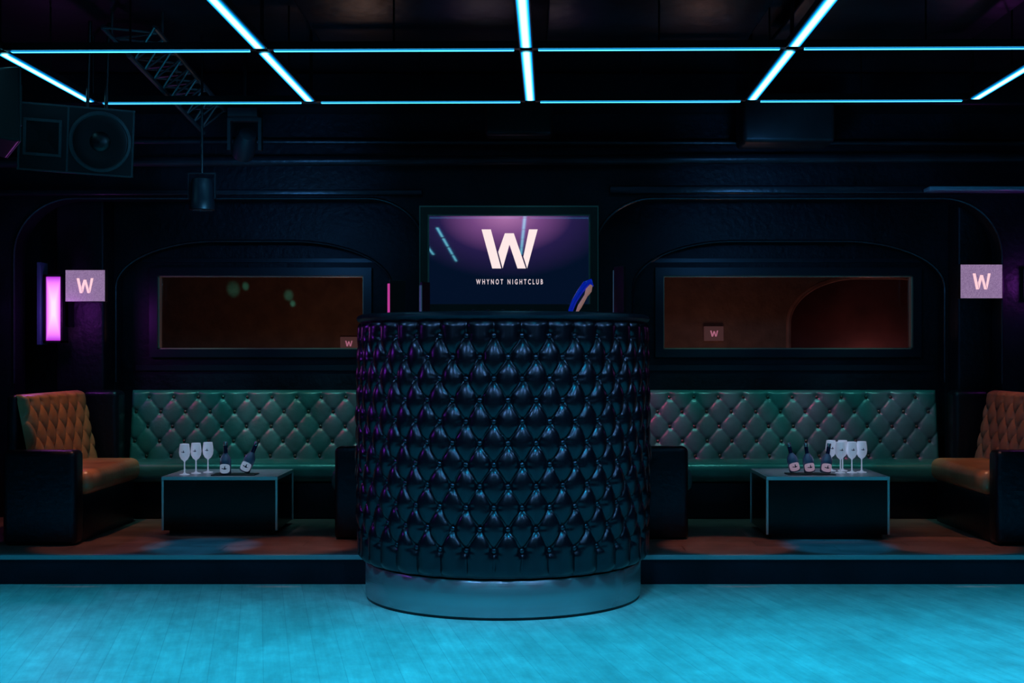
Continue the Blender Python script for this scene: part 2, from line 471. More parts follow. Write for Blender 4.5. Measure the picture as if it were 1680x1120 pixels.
for i, (xa, xb) in enumerate(WIN):
    w = 0.06
    e = thing('window_%d' % (i+1), (xa, 9.6, WZ0), 'wide low interior window in dark painted frame above the bench', 'window')
    e['kind'] = 'structure'
    P = e.location[:]
    boxes('window_frame', [(xa-w, xb+w, 9.57, 9.62, WZ0-w, WZ0), (xa-w, xb+w, 9.57, 9.62, WZ1, WZ1+w), (xa-w, xa, 9.57, 9.62, WZ0, WZ1), (xb, xb+w, 9.57, 9.62, WZ0, WZ1),
       (xa-0.17, xb+0.17, 9.60, 9.62, WZ0-0.16, WZ0-0.12), (xa-0.17, xb+0.17, 9.60, 9.62, WZ1+0.1, WZ1+0.13)], M_winframe, e, P)
    t = 0.009
    boxes('glazing_bead', [(xa, xb, 9.60, 9.66, WZ0, WZ0+t), (xa, xb, 9.60, 9.66, WZ1-t, WZ1), (xa, xa+t, 9.60, 9.66, WZ0, WZ1), (xb-t, xb, 9.60, 9.66, WZ0, WZ1)], M_bead, e, P)
    box('window_pane', xa+t, xb-t, 9.645, 9.651, WZ0+t, WZ1-t, M_glass, parent=e, ploc=P)

structure(box('wall_beyond', XL, XR, 12.5, 12.6, 0, ZC, M_brown))  # room made up behind the glass in place of its reflections
structure(box('floor_beyond', XL, XR, 9.7, 12.5, -0.1, 0.0, M_brown))
structure(box('ceiling_beyond', XL, XR, 9.7, 12.5, 2.75, 2.8, M_brown))
arch_wall('wall_beyond_arch', 11.5, 11.7, 0, 2.75, 0.3, XR, [(2.32, 3.9, 2.0, 0.62, 0.42)], M_brown)
arch_bead('trim_34', 2.32, 3.9, 2.0, 0.62, 0.42, 11.5, 0.022, M_archrim, 0.9)
structure(box('wall_beyond_recess', 2.0, XR, 12.3, 12.45, 0, 2.75, M_red))

structure(box('trim_3', -4.0, -0.75, 8.87, 8.95, 2.41, 2.445, M_edge, 0.006))
structure(box('trim_4', 0.55, XR, 8.87, 8.95, 2.42, 2.475, M_edge, 0.01))
structure(box('trim_5', 2.72, 3.5, 8.72, 8.86, 2.42, 2.45, mat('ledge_highlight', (0.22, 0.28, 0.40), 0.2), 0.008))  # pale blue colour carries the teal highlight on the cornice
structure(box('trim_6', -3.42, -3.07, 9.22, 9.45, PZ, ZC, M_blackwall, 0.02))
structure(box('trim_7', 3.08, 3.42, 9.22, 9.45, PZ, ZC, M_blackwall, 0.02))
structure(box('trim_8', XL, XR, 8.6, 8.95, 2.98, ZC, M_ceil, 0.02))
structure(box('trim_9', 1.38, 1.98, 8.3, 8.62, 2.68, 3.0, M_duct, 0.03))
structure(box('trim_10', -0.3, 0.15, 8.45, 8.62, 2.75, 3.0, M_duct, 0.03))
k = 11
for iy in range(3):
    for ix in range(4):
        x0 = -2.6+ix*1.305+0.08; y0 = 6.3-iy*1.3+0.08
        if ix == 0 and iy == 0: continue
        structure(box('trim_%d' % k, x0, x0+1.14, y0, y0+1.14, 3.08+0.03*((ix+iy) % 2), 3.11+0.03*((ix+iy) % 2), M_ceil, 0.01)); k += 1
o = tubes('trim_40', [((-4.2, 8.80, 2.62), (4.3, 8.80, 2.66))], 0.035, M_pipe, seg=16); structure(o)
o = tubes('trim_41', [((-4.2, 8.86, 2.78), (4.3, 8.86, 2.76))], 0.018, M_pipe, seg=12); structure(o)

# ------------------------------------------------------------------ LED ceiling grid
GZ = 2.795
rotm = Matrix.Rotation(math.radians(-0.9), 4, 'Z')
piv = Vector((0, 7.6, 0))
sp = 1.305
c0 = -2.61
def led(cx, cy, length, along_y):
    p = rotm @ (Vector((cx, cy, 0))-piv) + piv
    e = thing('led_tube', (p.x, p.y, GZ), 'glowing cyan LED light tube in a black ceiling rail', 'light', 'cyan ceiling light tubes')
    e.rotation_euler = (0, 0, math.radians(-0.9) + (math.pi/2 if along_y else 0))
    L = length/2
    hw = 0.028 if along_y else 0.016
    box('diffuser', -L, L, -hw, hw, 0.002, 0.0085 if along_y else 0.007, M_led_col if along_y else M_led_row, 0.002, 2, parent=e)
    boxes('housing', [(-L-0.03, L+0.03, -hw-0.006, hw+0.006, 0.009, 0.045)], M_blackplastic, e)
    tubes('suspension_rod', [((0, 0, 0.045), (0, 0, ZC-GZ))], 0.005, M_blackplastic, e)
    return e
for j in range(7):
    y = 7.6-j*1.3
    if j < 4:
        for i in range(4):
            led(c0+(i+0.5)*sp, y, sp-0.12, False)
    for i in range(5):
        led(c0+i*sp, y-0.65, 1.3-0.12, True)
for y in (2.0, 0.6, -0.8, -2.2):
    led(-1.02, y, 1.15, True)  # extra unseen tubes added to reflect as a streak in the screen
for i in range(5):
    for j in range(4):
        p = rotm @ (Vector((c0+i*sp, 7.6-j*1.3, 0))-piv)+piv
        o = tubes('suspension_rod', [((p.x, p.y, GZ+0.046), (p.x, p.y, ZC))], 0.010, M_blackplastic)
        tag(o, 'thin black rod suspending the light grid from the ceiling', 'rod', 'grid suspension rods')

# ------------------------------------------------------------------ round tufted booth
bar = thing('dj_booth', (BX, BY, 0), 'round booth covered in black diamond-tufted leather on steel plinth', 'bar counter')
PL = (BX, BY, 0)
R = 0.758
Wc = 2*math.pi*R; ncol = 35; ac = Wc/ncol
def bar_map(u, v, h):
    th = (u-Wc/2)/R
    bul = 0.012*np.sin(np.pi*np.clip(v/1.29, 0, 1))
    rr = R+h+bul-0.010
    return BX+rr*np.sin(th), BY-rr*np.cos(th), 0.20+v
def bar_n(u, v):
    th = (u-Wc/2)/R
    return (math.sin(th), -math.cos(th), 0)
u0 = (Wc/2-0.03) % ac
tufted('padding', Wc, 1.29, ac, 0.105, u0, 0.144, 11, 0.045, bar_map, M_leather, 35*28, 320, bar, PL, wrap=True, sig=0.022,
       edge=0.05, bmat=M_button, bR=0.0135, normal=bar_n, key=lambda q: abs(q[0]-Wc/2), rough=0.0011, bh=1.0, mixp=0.64)
lathe('plinth', [(0.0, 0.014), (0.745, 0.014), (0.748, 0.018), (0.748, 0.185), (0.74, 0.195), (0, 0.2)], M_steel, 128, bar, (0, 0, 0), cap=False)
lathe('base_strip', [(0.0, 0), (0.742, 0), (0.742, 0.014), (0, 0.014)], M_blackplastic, 128, bar, (0, 0, 0), cap=False)
lathe('counter_top', [(0.0, 1.47), (0.765, 1.47), (0.79, 1.478), (0.797, 1.492), (0.79, 1.507), (0.77, 1.515), (0.60, 1.515), (0, 1.515)], M_blackuph, 128, bar, cap=False)

def panel(x, y, rz, w, h, label, glint_mat):
    e = thing('acrylic_panel', (x, y, 1.515), label, 'panel')
    box('panel_sheet', -w/2, w/2, -0.008, 0.008, 0, h, M_blackplastic, 0.003, parent=e)
    box('edge_glint', -w/2-0.008, -w/2, -0.008, 0.008, 0.01, h-0.02, glint_mat, 0.002, parent=e)  # emissive strip stands in for the reflection on the panel edge
    box('foot', -w/2, w/2, -0.04, 0.04, 0, 0.012, M_blackplastic, 0.003, parent=e)
    e.rotation_euler = (0, 0, rz)
    return e
M_pinkglint = mat('pink_glint', (0.1, 0, 0.05), 0.3, emit=(0.8, 0.07, 0.45), estr=0.6)
M_paleglint = mat('pale_glint', (0.1, 0.15, 0.2), 0.3, emit=(0.1, 0.3, 0.5), estr=0.1)
panel(-0.74, 7.12, math.radians(35), 0.10, 0.20, 'dark upright acrylic panel with a pink reflection along its edge', M_pinkglint)
panel(-0.60, 7.30, math.radians(60), 0.08, 0.20, 'dark upright acrylic panel with a pale glint on its edge', M_paleglint)
panel(0.50, 7.15, math.radians(-55), 0.09, 0.28, 'tall dark upright acrylic panel with a pale glint on its edge', M_paleglint)

def sweep(name, pts, rads, m, parent, flat=1.0, seg=14):
    verts = []; faces = []
    n = len(pts)
    for i in range(n):
        p = Vector(pts[i]); t = (Vector(pts[min(i+1, n-1)])-Vector(pts[max(i-1, 0)])).normalized()
        s = t.cross(Vector((0, 1, 0))).normalized()
        for k in range(seg):
            a = 2*math.pi*k/seg
            verts.append(p+s*math.cos(a)*rads[i]+Vector((0, 1, 0))*math.sin(a)*rads[i]*flat)
    for i in range(n-1):
        for k in range(seg):
            q = (k+1) % seg
            faces.append((i*seg+k, i*seg+q, (i+1)*seg+q, (i+1)*seg+k))
    faces.append(tuple(range(seg))); faces.append(tuple((n-1)*seg+k for k in range(seg)))
    return mesh(name, verts, faces, m, True, parent)
e = thing('gooseneck_lamp', (0.26, 7.25, 1.515), 'curved glossy blue gooseneck lamp with pale beige head on the booth', 'lamp')
sweep('lamp_arm', [(-0.035, 0, 0), (-0.03, 0, 0.04), (-0.01, 0, 0.09), (0.02, 0, 0.14), (0.055, 0, 0.185), (0.08, 0, 0.20), (0.09, 0, 0.17)], [0.014, 0.014, 0.015, 0.017, 0.020, 0.018, 0.010], M_blue, e)
sweep('lamp_head', [(0.085, -0.012, 0.18), (0.070, -0.012, 0.15), (0.055, -0.012, 0.12), (0.02, -0.012, 0.06), (0.0, -0.012, 0.02)], [0.008, 0.018, 0.010, 0.012, 0.006], M_skin, e)
lathe('lamp_base', [(0.05, 0), (0.05, 0.008), (0.02, 0.014)], M_blackplastic, 24, e, (-0.03, 0, 0))
e = thing('mixer_console', (-0.15, 7.05, 1.515), 'low black mixing console with small knobs on the booth', 'mixer')
box('console_body', -0.22, 0.22, -0.13, 0.13, 0, 0.022, M_blackplastic, 0.006, parent=e)
for i in range(5):
    lathe('knob', [(0.010, 0), (0.010, 0.010), (0.007, 0.012)], M_fixture, 12, e, (-0.16+0.08*i, -0.05, 0.022))

# ------------------------------------------------------------------ benches
def rear_bench(x0, x1, a, u0, label):
    e = thing('bench', ((x0+x1)/2, 9.05, PZ), label, 'bench', 'tufted lounge benches'); P = e.location[:]
    z0, z1 = 0.50, 1.045; H = z1-z0; W = x1-x0
    def mp(u, v, h): return x0+u, 9.20+0.09*v/H-h, z0+v
    tufted('backrest', W, H, a, 0.105, u0, 0.075, 5, 0.030, mp, M_green, int(W/0.007), 90, e, P, sig=0.022, edge=0.03,
           bmat=M_studs, bR=0.0115, normal=lambda u, v: (0, -1, 0.15), bh=0.9, mixp=0.55)
    box('back_shell', x0+0.004, x1-0.004, 9.30, 9.42, PZ, 1.035, M_blackuph, 0.015, parent=e, ploc=P)
    box('seat', x0, x1, 8.80, 9.24, 0.42, 0.555, M_green, 0.05, 6, parent=e, ploc=P)
    box('base', x0, x1, 8.86, 9.24, PZ, 0.42, M_blackuph, 0.01, parent=e, ploc=P)
    return e
rear_bench(-2.89, -1.02, 0.178, 0.13, 'green-lit diamond-tufted leather bench along the back wall')
rear_bench(0.74, 2.945, 0.178, 0.09, 'long green-lit diamond-tufted leather bench along the back wall')

def side_bench(sgn, xe, xb, y0, y1, label, mt):
    e = thing('bench', (xb, (y0+y1)/2, PZ), label, 'bench', 'tufted lounge benches'); P = e.location[:]
    z0, z1 = 0.55, 1.055; H = z1-z0; ya, yb = y0+0.26, y1+0.17; W = yb-ya
    def mp(u, v, h): return xb - sgn*(0.10*(1-v/H)+h)*1.0, ya+u, z0+v
    tufted('backrest', W, H, 0.165, 0.098, 0.09, 0.06, 5, 0.046, mp, mt, int(W/0.006), 100, e, P, sig=0.022, edge=0.03,
           bmat=M_studs, bR=0.011, normal=lambda u, v: (-sgn, 0, 0.15), bh=1.3, mixp=0.6)
    xs = sorted([xb+sgn*0.01, xb+sgn*0.07])
    box('back_shell', xs[0], xs[1], ya-0.02, yb, PZ, 1.05, M_blackuph, 0.02, parent=e, ploc=P)
    xs = sorted([xe, xb+sgn*0.0])
    box('seat', xs[0], xs[1], y0+0.15, y1, 0.45, 0.60, M_tan, 0.055, 6, parent=e, ploc=P)
    xs = sorted([xe+sgn*0.05, xb])
    box('base', xs[0], xs[1], y0+0.15, y1, PZ, 0.45, M_blackuph, 0.01, parent=e, ploc=P)
    xs = sorted([xe+sgn*0.04, xb+sgn*0.0])
    box('armrest', xs[0], xs[1], y0, y0+0.15, PZ, 0.73, M_blackuph, 0.035, 5, parent=e, ploc=P)
    xs = sorted([xb-sgn*0.24, xb+sgn*0.02])
    box('corner_panel', xs[0], xs[1], y1+0.235, y1+0.43, PZ, 1.05, M_blackuph, 0.04, 5, parent=e, ploc=P)
    return e
side_bench(-1, -2.66, -3.14, 7.60, 8.76, 'warm-lit tan tufted leather bench with black padded arm', M_tan)
side_bench(1, 2.73, 3.22, 7.60, 8.76, 'warm-lit reddish brown tufted leather bench with black padded arm', M_tanr)

def inner_bench(sgn, xarm, label):
    xin = xarm-sgn*0.36
    e = thing('bench', (xin, 8.3, PZ), label, 'bench', 'tufted lounge benches'); P = e.location[:]
    xs = sorted([xarm, xin])
    box('armrest', xs[0], xs[1], 7.86, 8.0, PZ, 0.735, M_blackuph, 0.035, 5, parent=e, ploc=P)
    xs = sorted([xarm+sgn*0.045, xin+sgn*0.1])
    box('seat', xs[0], xs[1], 8.0, 8.78, 0.44, 0.59, M_green, 0.055, 6, parent=e, ploc=P)
    xs = sorted([xarm-sgn*0.02, xin+sgn*0.1])
    box('base', xs[0], xs[1], 8.0, 8.78, PZ, 0.44, M_blackuph, 0.01, parent=e, ploc=P)
    xs = sorted([xin+sgn*0.09, xin])
    box('backrest', xs[0], xs[1], 8.01, 8.78, PZ, 0.74, M_blackuph, 0.03, parent=e, ploc=P)
inner_bench(-1, -1.205, 'short green-lit leather bench with black padded arm beside the booth')
inner_bench(1, 0.973, 'short green-lit leather bench with black padded arm beside the booth')

# ------------------------------------------------------------------ tables
def table(x0, x1, y0, y1, z1, label):
    e = thing('low_table', ((x0+x1)/2, (y0+y1)/2, PZ), label, 'table', 'lounge tables'); P = e.location[:]
    zb = PZ+0.03
    box('plinth', x0+0.04, x1-0.04, y0+0.04, y1-0.04, PZ, zb, M_blackplastic, parent=e, ploc=P)
    box('body', x0+0.006, x1-0.006, y0+0.006, y1-0.006, zb, z1-0.02, M_tablebody, 0.003, parent=e, ploc=P)
    box('table_top', x0+0.012, x1-0.012, y0+0.012, y1-0.012, z1-0.02, z1, M_tabletop, 0.002, parent=e, ploc=P)
    w = 0.014
    for (xa, ya) in [(x0, y0), (x1-w, y0), (x0, y1-w), (x1-w, y1-w)]:
        box('corner_trim', xa, xa+w, ya, ya+w, zb, z1-0.021, M_trim, 0.002, parent=e, ploc=P)
    boxes('edge_trim', [(x0, x1, y0, y0+0.012, z1-0.02, z1+0.001), (x0, x1, y1-0.012, y1, z1-0.02, z1+0.001),
                        (x0, x0+0.012, y0+0.012, y1-0.012, z1-0.02, z1+0.001), (x1-0.012, x1, y0+0.012, y1-0.012, z1-0.02, z1+0.001)], M_trim, e, P)
    return e
TZ1, TZ2 = 0.533, 0.551
table(-2.32, -1.59, 8.05, 8.60, TZ1, 'low black lacquer cube table with aluminium edges, holding bottles')
table(1.449, 2.208, 7.86, 8.44, TZ2, 'low black lacquer cube table with aluminium edges, holding bottles')

def dup(e, loc, rot=None):
    n = e.copy(); n.location = loc
    if rot is not None: n.rotation_euler = rot
    COL.objects.link(n)
    for c in [c for c in bpy.data.objects if c.parent == e]:
        d = c.copy(); COL.objects.link(d); d.parent = n
    return n

BIRD = [(-1, .15), (-.45, .28), (-.1, .05), (.05, .75), (.3, 1.0), (.32, .3), (.6, .12), (1.0, .28), (.62, -.08), (.2, -.22), (-.3, -.1), (-.55, -.02)]
def bird(scale, zc, m, parent, radius):
    verts = []
    for x, z in BIRD:
        xx = x*scale
        verts.append((xx, -math.sqrt(max(0, radius*radius-xx*xx))-0.0006, zc+z*scale))
    return mesh('bird_emblem', verts, [tuple(range(len(verts)))], m, False, parent)

def goblet(loc):
    e = thing('wine_goblet', loc, 'white frosted stemmed goblet with a dark bird emblem', 'glass', 'white goblets')
    s = 0.95
    lathe('goblet_body', [(r*s, z*s) for r, z in [(0.0, 0), (0.033, 0), (0.034, 0.003), (0.012, 0.008), (0.005, 0.016), (0.004, 0.085), (0.008, 0.093), (0.022, 0.104), (0.033, 0.125), (0.0365, 0.150),
                     (0.034, 0.18), (0.030, 0.207), (0.0285, 0.207), (0.0325, 0.18), (0.0348, 0.150), (0.031, 0.127), (0.020, 0.108), (0, 0.1)]], M_white, 32, e, cap=False)
    bird(0.014, 0.145, M_navy, e, 0.0350)
    return e
def bottle(loc, s, fat, lab, label):
    e = thing('spirit_bottle', loc, label, 'bottle', 'spirit bottles')
    sc = lambda pr: [(r*s*fat, z*s) for r, z in pr]
    lathe('glass_body', sc([(0.0, 0), (0.036, 0), (0.040, 0.004), (0.041, 0.09), (0.037, 0.115), (0.024, 0.138), (0.0145, 0.152), (0.0135, 0.17)]), M_bottle, 32, e)
    lathe('neck_wrap', sc([(0.0148, 0.150), (0.0146, 0.215), (0.0135, 0.218)]), M_navy, 24, e)
    lathe('cap', sc([(0.0152, 0.206), (0.0152, 0.232), (0.013, 0.235)]), M_silver, 24, e)
    vs = []
    R_ = 0.0418*s*fat
    N = 20
    for i in range(N+1):
        c = -math.cos(math.pi*i/N)
        a = -math.pi/2+1.05*c
        hh = 0.034*math.sqrt(max(0, 1-c*c))**0.5 if 0 < i < N else 0.0005
        for z in (0.042-hh, 0.042+hh):
            vs.append((R_*math.cos(a), R_*math.sin(a), z*s))
    fs = [(2*i, 2*i+2, 2*i+3, 2*i+1) for i in range(N)]
    mesh('bottle_label', vs, fs, lab, True, e)
    bird(0.024*s, 0.040*s, M_navy, e, R_+0.0003)
    return e
def tray(loc, w, d):
    o = box('serving_tray', loc[0]-w/2, loc[0]+w/2, loc[1]-d/2, loc[1]+d/2, loc[2], loc[2]+0.006, M_blackplastic, 0.002)
    tag(o, 'thin black serving tray under the bottles', 'tray', 'serving trays'); return o

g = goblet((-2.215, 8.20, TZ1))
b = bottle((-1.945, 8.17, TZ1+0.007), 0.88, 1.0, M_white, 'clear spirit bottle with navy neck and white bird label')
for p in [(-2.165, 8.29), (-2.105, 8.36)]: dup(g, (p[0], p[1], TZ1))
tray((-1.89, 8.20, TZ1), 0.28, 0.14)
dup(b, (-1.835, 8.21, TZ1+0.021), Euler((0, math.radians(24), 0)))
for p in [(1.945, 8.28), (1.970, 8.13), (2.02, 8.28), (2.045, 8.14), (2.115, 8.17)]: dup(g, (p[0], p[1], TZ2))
tray((1.755, 8.03, TZ2), 0.30, 0.13)
b2 = bottle((1.665, 8.05, TZ2+0.017), 0.78, 1.1, M_pinklitlabel, 'small clear spirit bottle with navy neck and pink-lit label')
b2.rotation_euler = (0, math.radians(-13), 0)
dup(b2, (1.755, 8.04, TZ2+0.014), Euler((0, math.radians(-8), 0)))
dup(b2, (1.845, 8.01, TZ2+0.014), Euler((0, math.radians(8), 0)))

# ------------------------------------------------------------------ display and signs
def logoW(name, x0, z0, w, h, y, m, parent, ploc):
    polys = [[(0, 1), (.165, 1), (.350, 0), (.190, 0)], [(.375, .0), (.555, .90), (.415, .90), (.296, .42)],
             [(.43, .90), (.575, .90), (.790, 0), (.64, 0)], [(.812, .0), (1, 1), (.845, 1), (.745, .30)]]
    verts = []; faces = []
    for i, p in enumerate(polys):
        b = len(verts)
        verts += [(x0+a*w, y-0.0006*(i % 4), z0+c*h) for a, c in p]; faces.append(tuple(range(b, b+len(p))))
    P = Vector(ploc)
    return mesh(name, [Vector(v)-P for v in verts], faces, m, False, parent)

tv = thing('television', (-0.147, 8.9, 1.612), 'flat screen in bronze frame showing a glowing letter and club name', 'television'); P = tv.location[:]
xa, xb, za, zb = -0.759, 0.464, 1.60, 2.32
fw = 0.05
boxes('frame', [(xa, xb, 8.83, 8.94, zb-fw, zb), (xa, xb, 8.83, 8.94, za, za+fw), (xa, xa+fw, 8.83, 8.94, za+fw, zb-fw), (xb-fw, xb, 8.83, 8.94, za+fw, zb-fw)], M_tvframe, tv, P)
boxes('inner_bezel', [(xa+fw, xb-fw, 8.845, 8.87, zb-fw-0.010, zb-fw), (xa+fw, xa+fw+0.010, 8.845, 8.87, za+fw, zb-fw-0.010), (xb-fw-0.010, xb-fw, 8.845, 8.87, za+fw, zb-fw-0.010),
      (xa-0.006, xb+0.006, 8.825, 8.84, zb, zb+0.008), (xa-0.006, xa, 8.825, 8.84, za, zb), (xb, xb+0.006, 8.825, 8.84, za, zb)], mat('bezel', (0.20, 0.26, 0.22), 0.3, metal=0.5), tv, P)
box('screen', xa+fw, xb-fw, 8.86, 8.93, za+fw, zb-fw, M_screen, parent=tv, ploc=P)
logoW('logo', -0.337, 1.898, 0.388, 0.27, 8.856, M_logo, tv, P)
cu = bpy.data.curves.new('lettering', 'FONT'); cu.body = 'WHYNOT NIGHTCLUB'; cu.align_x = 'CENTER'; cu.space_character = 1.7; cu.space_word = 1.1; cu.offset = 0.018
to = bpy.data.objects.new('tmp', cu); COL.objects.link(to)
bpy.context.view_layer.update()
tm = bpy.data.meshes.new_from_object(to.evaluated_get(bpy.context.evaluated_depsgraph_get()))
bpy.data.objects.remove(to)
co = np.array([v.co[:] for v in tm.vertices]); mn = co.min(0); mxx = co.max(0)
for v in tm.vertices:
    fx = (v.co.x-mn[0])/(mxx[0]-mn[0]); fz = (v.co.y-mn[1])/(mxx[1]-mn[1])
    v.co = Vector((-0.375+fx*0.462-P[0], 8.856-P[1], 1.788+fz*0.036-P[2]))
tm.materials.clear(); tm.materials.append(M_logodim)
put(bpy.data.objects.new('lettering', tm), tv)

def sign(x0, x1, z0, z1, y, depth_to):
    e = thing('led_sign', ((x0+x1)/2, y, z0), 'small square pinkish LED screen showing a glowing letter', 'sign', 'small LED signs'); P = e.location[:]
    box('casing', x0, x1, y, y+0.05, z0, z1, M_blackplastic, 0.004, parent=e, ploc=P)
    box('screen', x0+0.004, x1-0.004, y-0.004, y, z0+0.004, z1-0.004, M_panel, parent=e, ploc=P)
    w = (x1-x0)*0.42; c = (x0+x1)/2; h = (z1-z0)*0.46; cz = (z0+z1)/2
    logoW('logo', c-w/2, cz-h/2, w, h, y-0.006, M_logopink, e, P)
    box('bracket', c-0.03, c+0.03, y+0.05, depth_to, cz-0.03, cz+0.03, M_blackplastic, parent=e, ploc=P)
sign(-3.234, -2.954, 1.669, 1.893, 8.90, 9.22)
sign(2.988, 3.284, 1.69, 1.931, 8.90, 9.22)

e = thing('wall_lamp', (-3.35, 9.1, 1.39), 'tall magenta glowing light box in a steel frame on the wall', 'lamp', 'magenta light boxes'); P = e.location[:]
box('diffuser', -3.405, -3.30, 9.0, 9.04, 1.40, 1.85, M_magenta, 0.004, parent=e, ploc=P)
boxes('frame', [(-3.42, -3.405, 8.99, 9.1, 1.385, 1.865), (-3.30, -3.285, 8.99, 9.1, 1.385, 1.865), (-3.42, -3.285, 8.99, 9.1, 1.85, 1.865), (-3.42, -3.285, 8.99, 9.1, 1.385, 1.40), (-3.42, -3.285, 9.04, 9.22, 1.5, 1.75)], M_blackplastic, e, P)
box('side_fin', -3.455, -3.43, 8.96, 9.10, 1.37, 1.95, mat('fin', (0.05, 0.12, 0.2), 0.3, metal=0.4), 0.003, parent=e, ploc=P)
e = thing('wall_lamp', (3.51, 8.9, 1.64), 'magenta glowing light box in a black frame on the wall', 'lamp', 'magenta light boxes'); P = e.location[:]
box('diffuser', 3.44, 3.56, 8.88, 8.90, 1.71, 1.88, M_magenta, 0.004, parent=e, ploc=P)
box('frame', 3.43, 3.57, 8.90, 8.95, 1.69, 1.90, M_blackplastic, 0.004, parent=e, ploc=P)

M_dim = mat('reflected_panel', (0.08, 0.04, 0.04), 0.5, emit=(0.09, 0.035, 0.035), estr=0.5)  # made-up panels stand in for sign reflections in the glass
for (cx, cz, yy) in [(-1.760, 1.41, 12.42), (1.64, 1.49, 11.42)]:
    e = thing('led_sign', (cx, yy, cz), 'tiny pinkish panel standing in for a sign reflected in the window', 'sign', 'small LED signs'); P = e.location[:]
    box('casing', cx-0.085, cx+0.085, yy, yy+0.06, cz-0.065, cz+0.065, M_dim, 0.003, parent=e, ploc=P)
    logoW('logo', cx-0.035, cz-0.027, 0.07, 0.054, yy-0.004, M_logorefl, e, P)

# ------------------------------------------------------------------ loudspeakers
def speaker(loc, rot, label, br):
    e = thing('loudspeaker', loc, label, 'speaker', 'hanging loudspeakers')
    e.rotation_euler = rot
    w, h = 0.305, 0.185
    bm = bmesh.new()
    add_box(bm, -w, w, -0.2, 0.15, -h, h)
    for v in bm.verts:
        if v.co.y > 0: v.co.x *= 0.8; v.co.z *= 0.75
    bmesh.ops.bevel(bm, geom=bm.edges[:], offset=0.012, segments=2, profile=0.5, affect='EDGES')
    bmobj('cabinet', bm, M_fixture, parent=e)
    boxes('front_rim', [(-w, w, -0.204, -0.198, h-0.012, h-0.002), (-w, w, -0.204, -0.198, -h+0.002, -h+0.012), (-w+0.002, -w+0.012, -0.204, -0.198, -h+0.012, h-0.012), (w-0.012, w-0.002, -0.204, -0.198, -h+0.012, h-0.012), (-0.05, -0.04, -0.204, -0.198, -h+0.012, h-0.012)], M_cab, e)
    R90 = (math.radians(90), 0, 0)
    lathe('woofer_ring', [(0.150, 0.0), (0.165, 0.002), (0.165, 0.012), (0.150, 0.014), (0.142, 0.004)], M_cab, 48, e, (0.125, -0.2, 0), R90, cap=False)
    lathe('woofer_cone', [(0.148, 0.006), (0.140, 0.008), (0.10, 0.004), (0.055, 0.002), (0.05, 0.010), (0.03, 0.017), (0.0, 0.02)], M_cone, 48, e, (0.125, -0.2, 0), R90, cap=False)
    boxes('horn_frame', [(-0.275, -0.075, -0.212, -0.2, 0.085, 0.10), (-0.275, -0.075, -0.212, -0.2, -0.10, -0.085), (-0.275, -0.26, -0.212, -0.2, -0.085, 0.085), (-0.09, -0.075, -0.212, -0.2, -0.085, 0.085)], M_cab, e)
    bm = bmesh.new()
    o = [(-0.26, -0.085), (-0.09, -0.085), (-0.09, 0.085), (-0.26, 0.085)]; i_ = [(-0.2, -0.02), (-0.15, -0.02), (-0.15, 0.02), (-0.2, 0.02)]
    A = [bm.verts.new((x, -0.2075, z)) for x, z in o]; B = [bm.verts.new((x, -0.2025, z)) for x, z in i_]
    for k in range(4): bm.faces.new((A[k], A[(k+1) % 4], B[(k+1) % 4], B[k]))
    bm.faces.new(B)
    bmobj('horn', bm, M_cone, parent=e)
    for bx in br:
        tubes('hanging_bracket', [((bx, 0, 0.12), (bx, 0, 0.66))], 0.010, M_blackplastic, e)
    return e
speaker((-2.51, 7.18, 2.50), Euler((math.radians(8), math.radians(3), math.radians(10))), 'black two-way loudspeaker cabinet hung sideways from the ceiling', (0.02, 0.12))
speaker((-2.82, 6.45, 2.53), Euler((math.radians(0), math.radians(0), math.radians(118))), 'dark loudspeaker cabinet turned away from the other', (-0.2, 0.2))

# ------------------------------------------------------------------ truss
tx = -2.18
e = thing('lighting_truss', (tx, 7.5, 2.9), 'triangular aluminium lighting truss running under the ceiling', 'truss')
ya, yb = 6.95, 8.55
zz = lambda y: 2.945-0.09*(y-6.75)
A = lambda y: Vector((tx-0.14, y, zz(y)+0.15)); Bf = lambda y: Vector((tx+0.14, y, zz(y)+0.15)); Cf = lambda y: Vector((tx, y, zz(y)))
P = e.location[:]
tubes('chord', [(A(ya), A(yb)), (Bf(ya), Bf(yb)), (Cf(ya), Cf(yb))], 0.014, M_trussm, e, P)
sg = []
n = 9
for i in range(n):
    y0 = ya+(yb-ya)*i/n; y1 = ya+(yb-ya)*(i+1)/n; ym = (y0+y1)/2
    sg += [(A(y0), Cf(ym)), (Cf(ym), A(y1)), (Bf(y0), Cf(ym)), (Cf(ym), Bf(y1)), (A(y0), Bf(ym)), (Bf(ym), A(y1))]
tubes('brace', sg, 0.007, M_trussm, e, P, seg=6)
for q in (A(7.1), Bf(7.1), A(8.4)):
    tubes('hanger', [(q, Vector((q.x, q.y, ZC)))], 0.008, M_trussm, e, P)

e = thing('stage_spotlight', (-2.0, 7.8, 2.18), 'small black cylindrical spotlight hanging on a clamp pole', 'spotlight')
lathe('lamp_can', [(0.066, 0), (0.075, 0.004), (0.075, 0.06), (0.070, 0.065), (0.070, 0.15), (0.06, 0.19), (0.03, 0.20)], M_fixture, 32, e)
boxes('yoke', [(-0.084, -0.078, -0.012, 0.012, 0.07, 0.22), (0.078, 0.084, -0.012, 0.012, 0.07, 0.22), (-0.084, 0.084, -0.012, 0.012, 0.22, 0.228)], M_fixture, e)
tubes('pole', [((0, 0, 0.225), (0, 0, 1.02))], 0.008, M_blackplastic, e)
lathe('lens', [(0.0, -0.002), (0.06, 0.0)], mat('lens', (0.1, 0.15, 0.2), 0.1), 24, e, cap=False)
e = thing('moving_head_light', (-1.76, 7.9, 2.52), 'black moving head stage light hanging from the ceiling', 'spotlight')
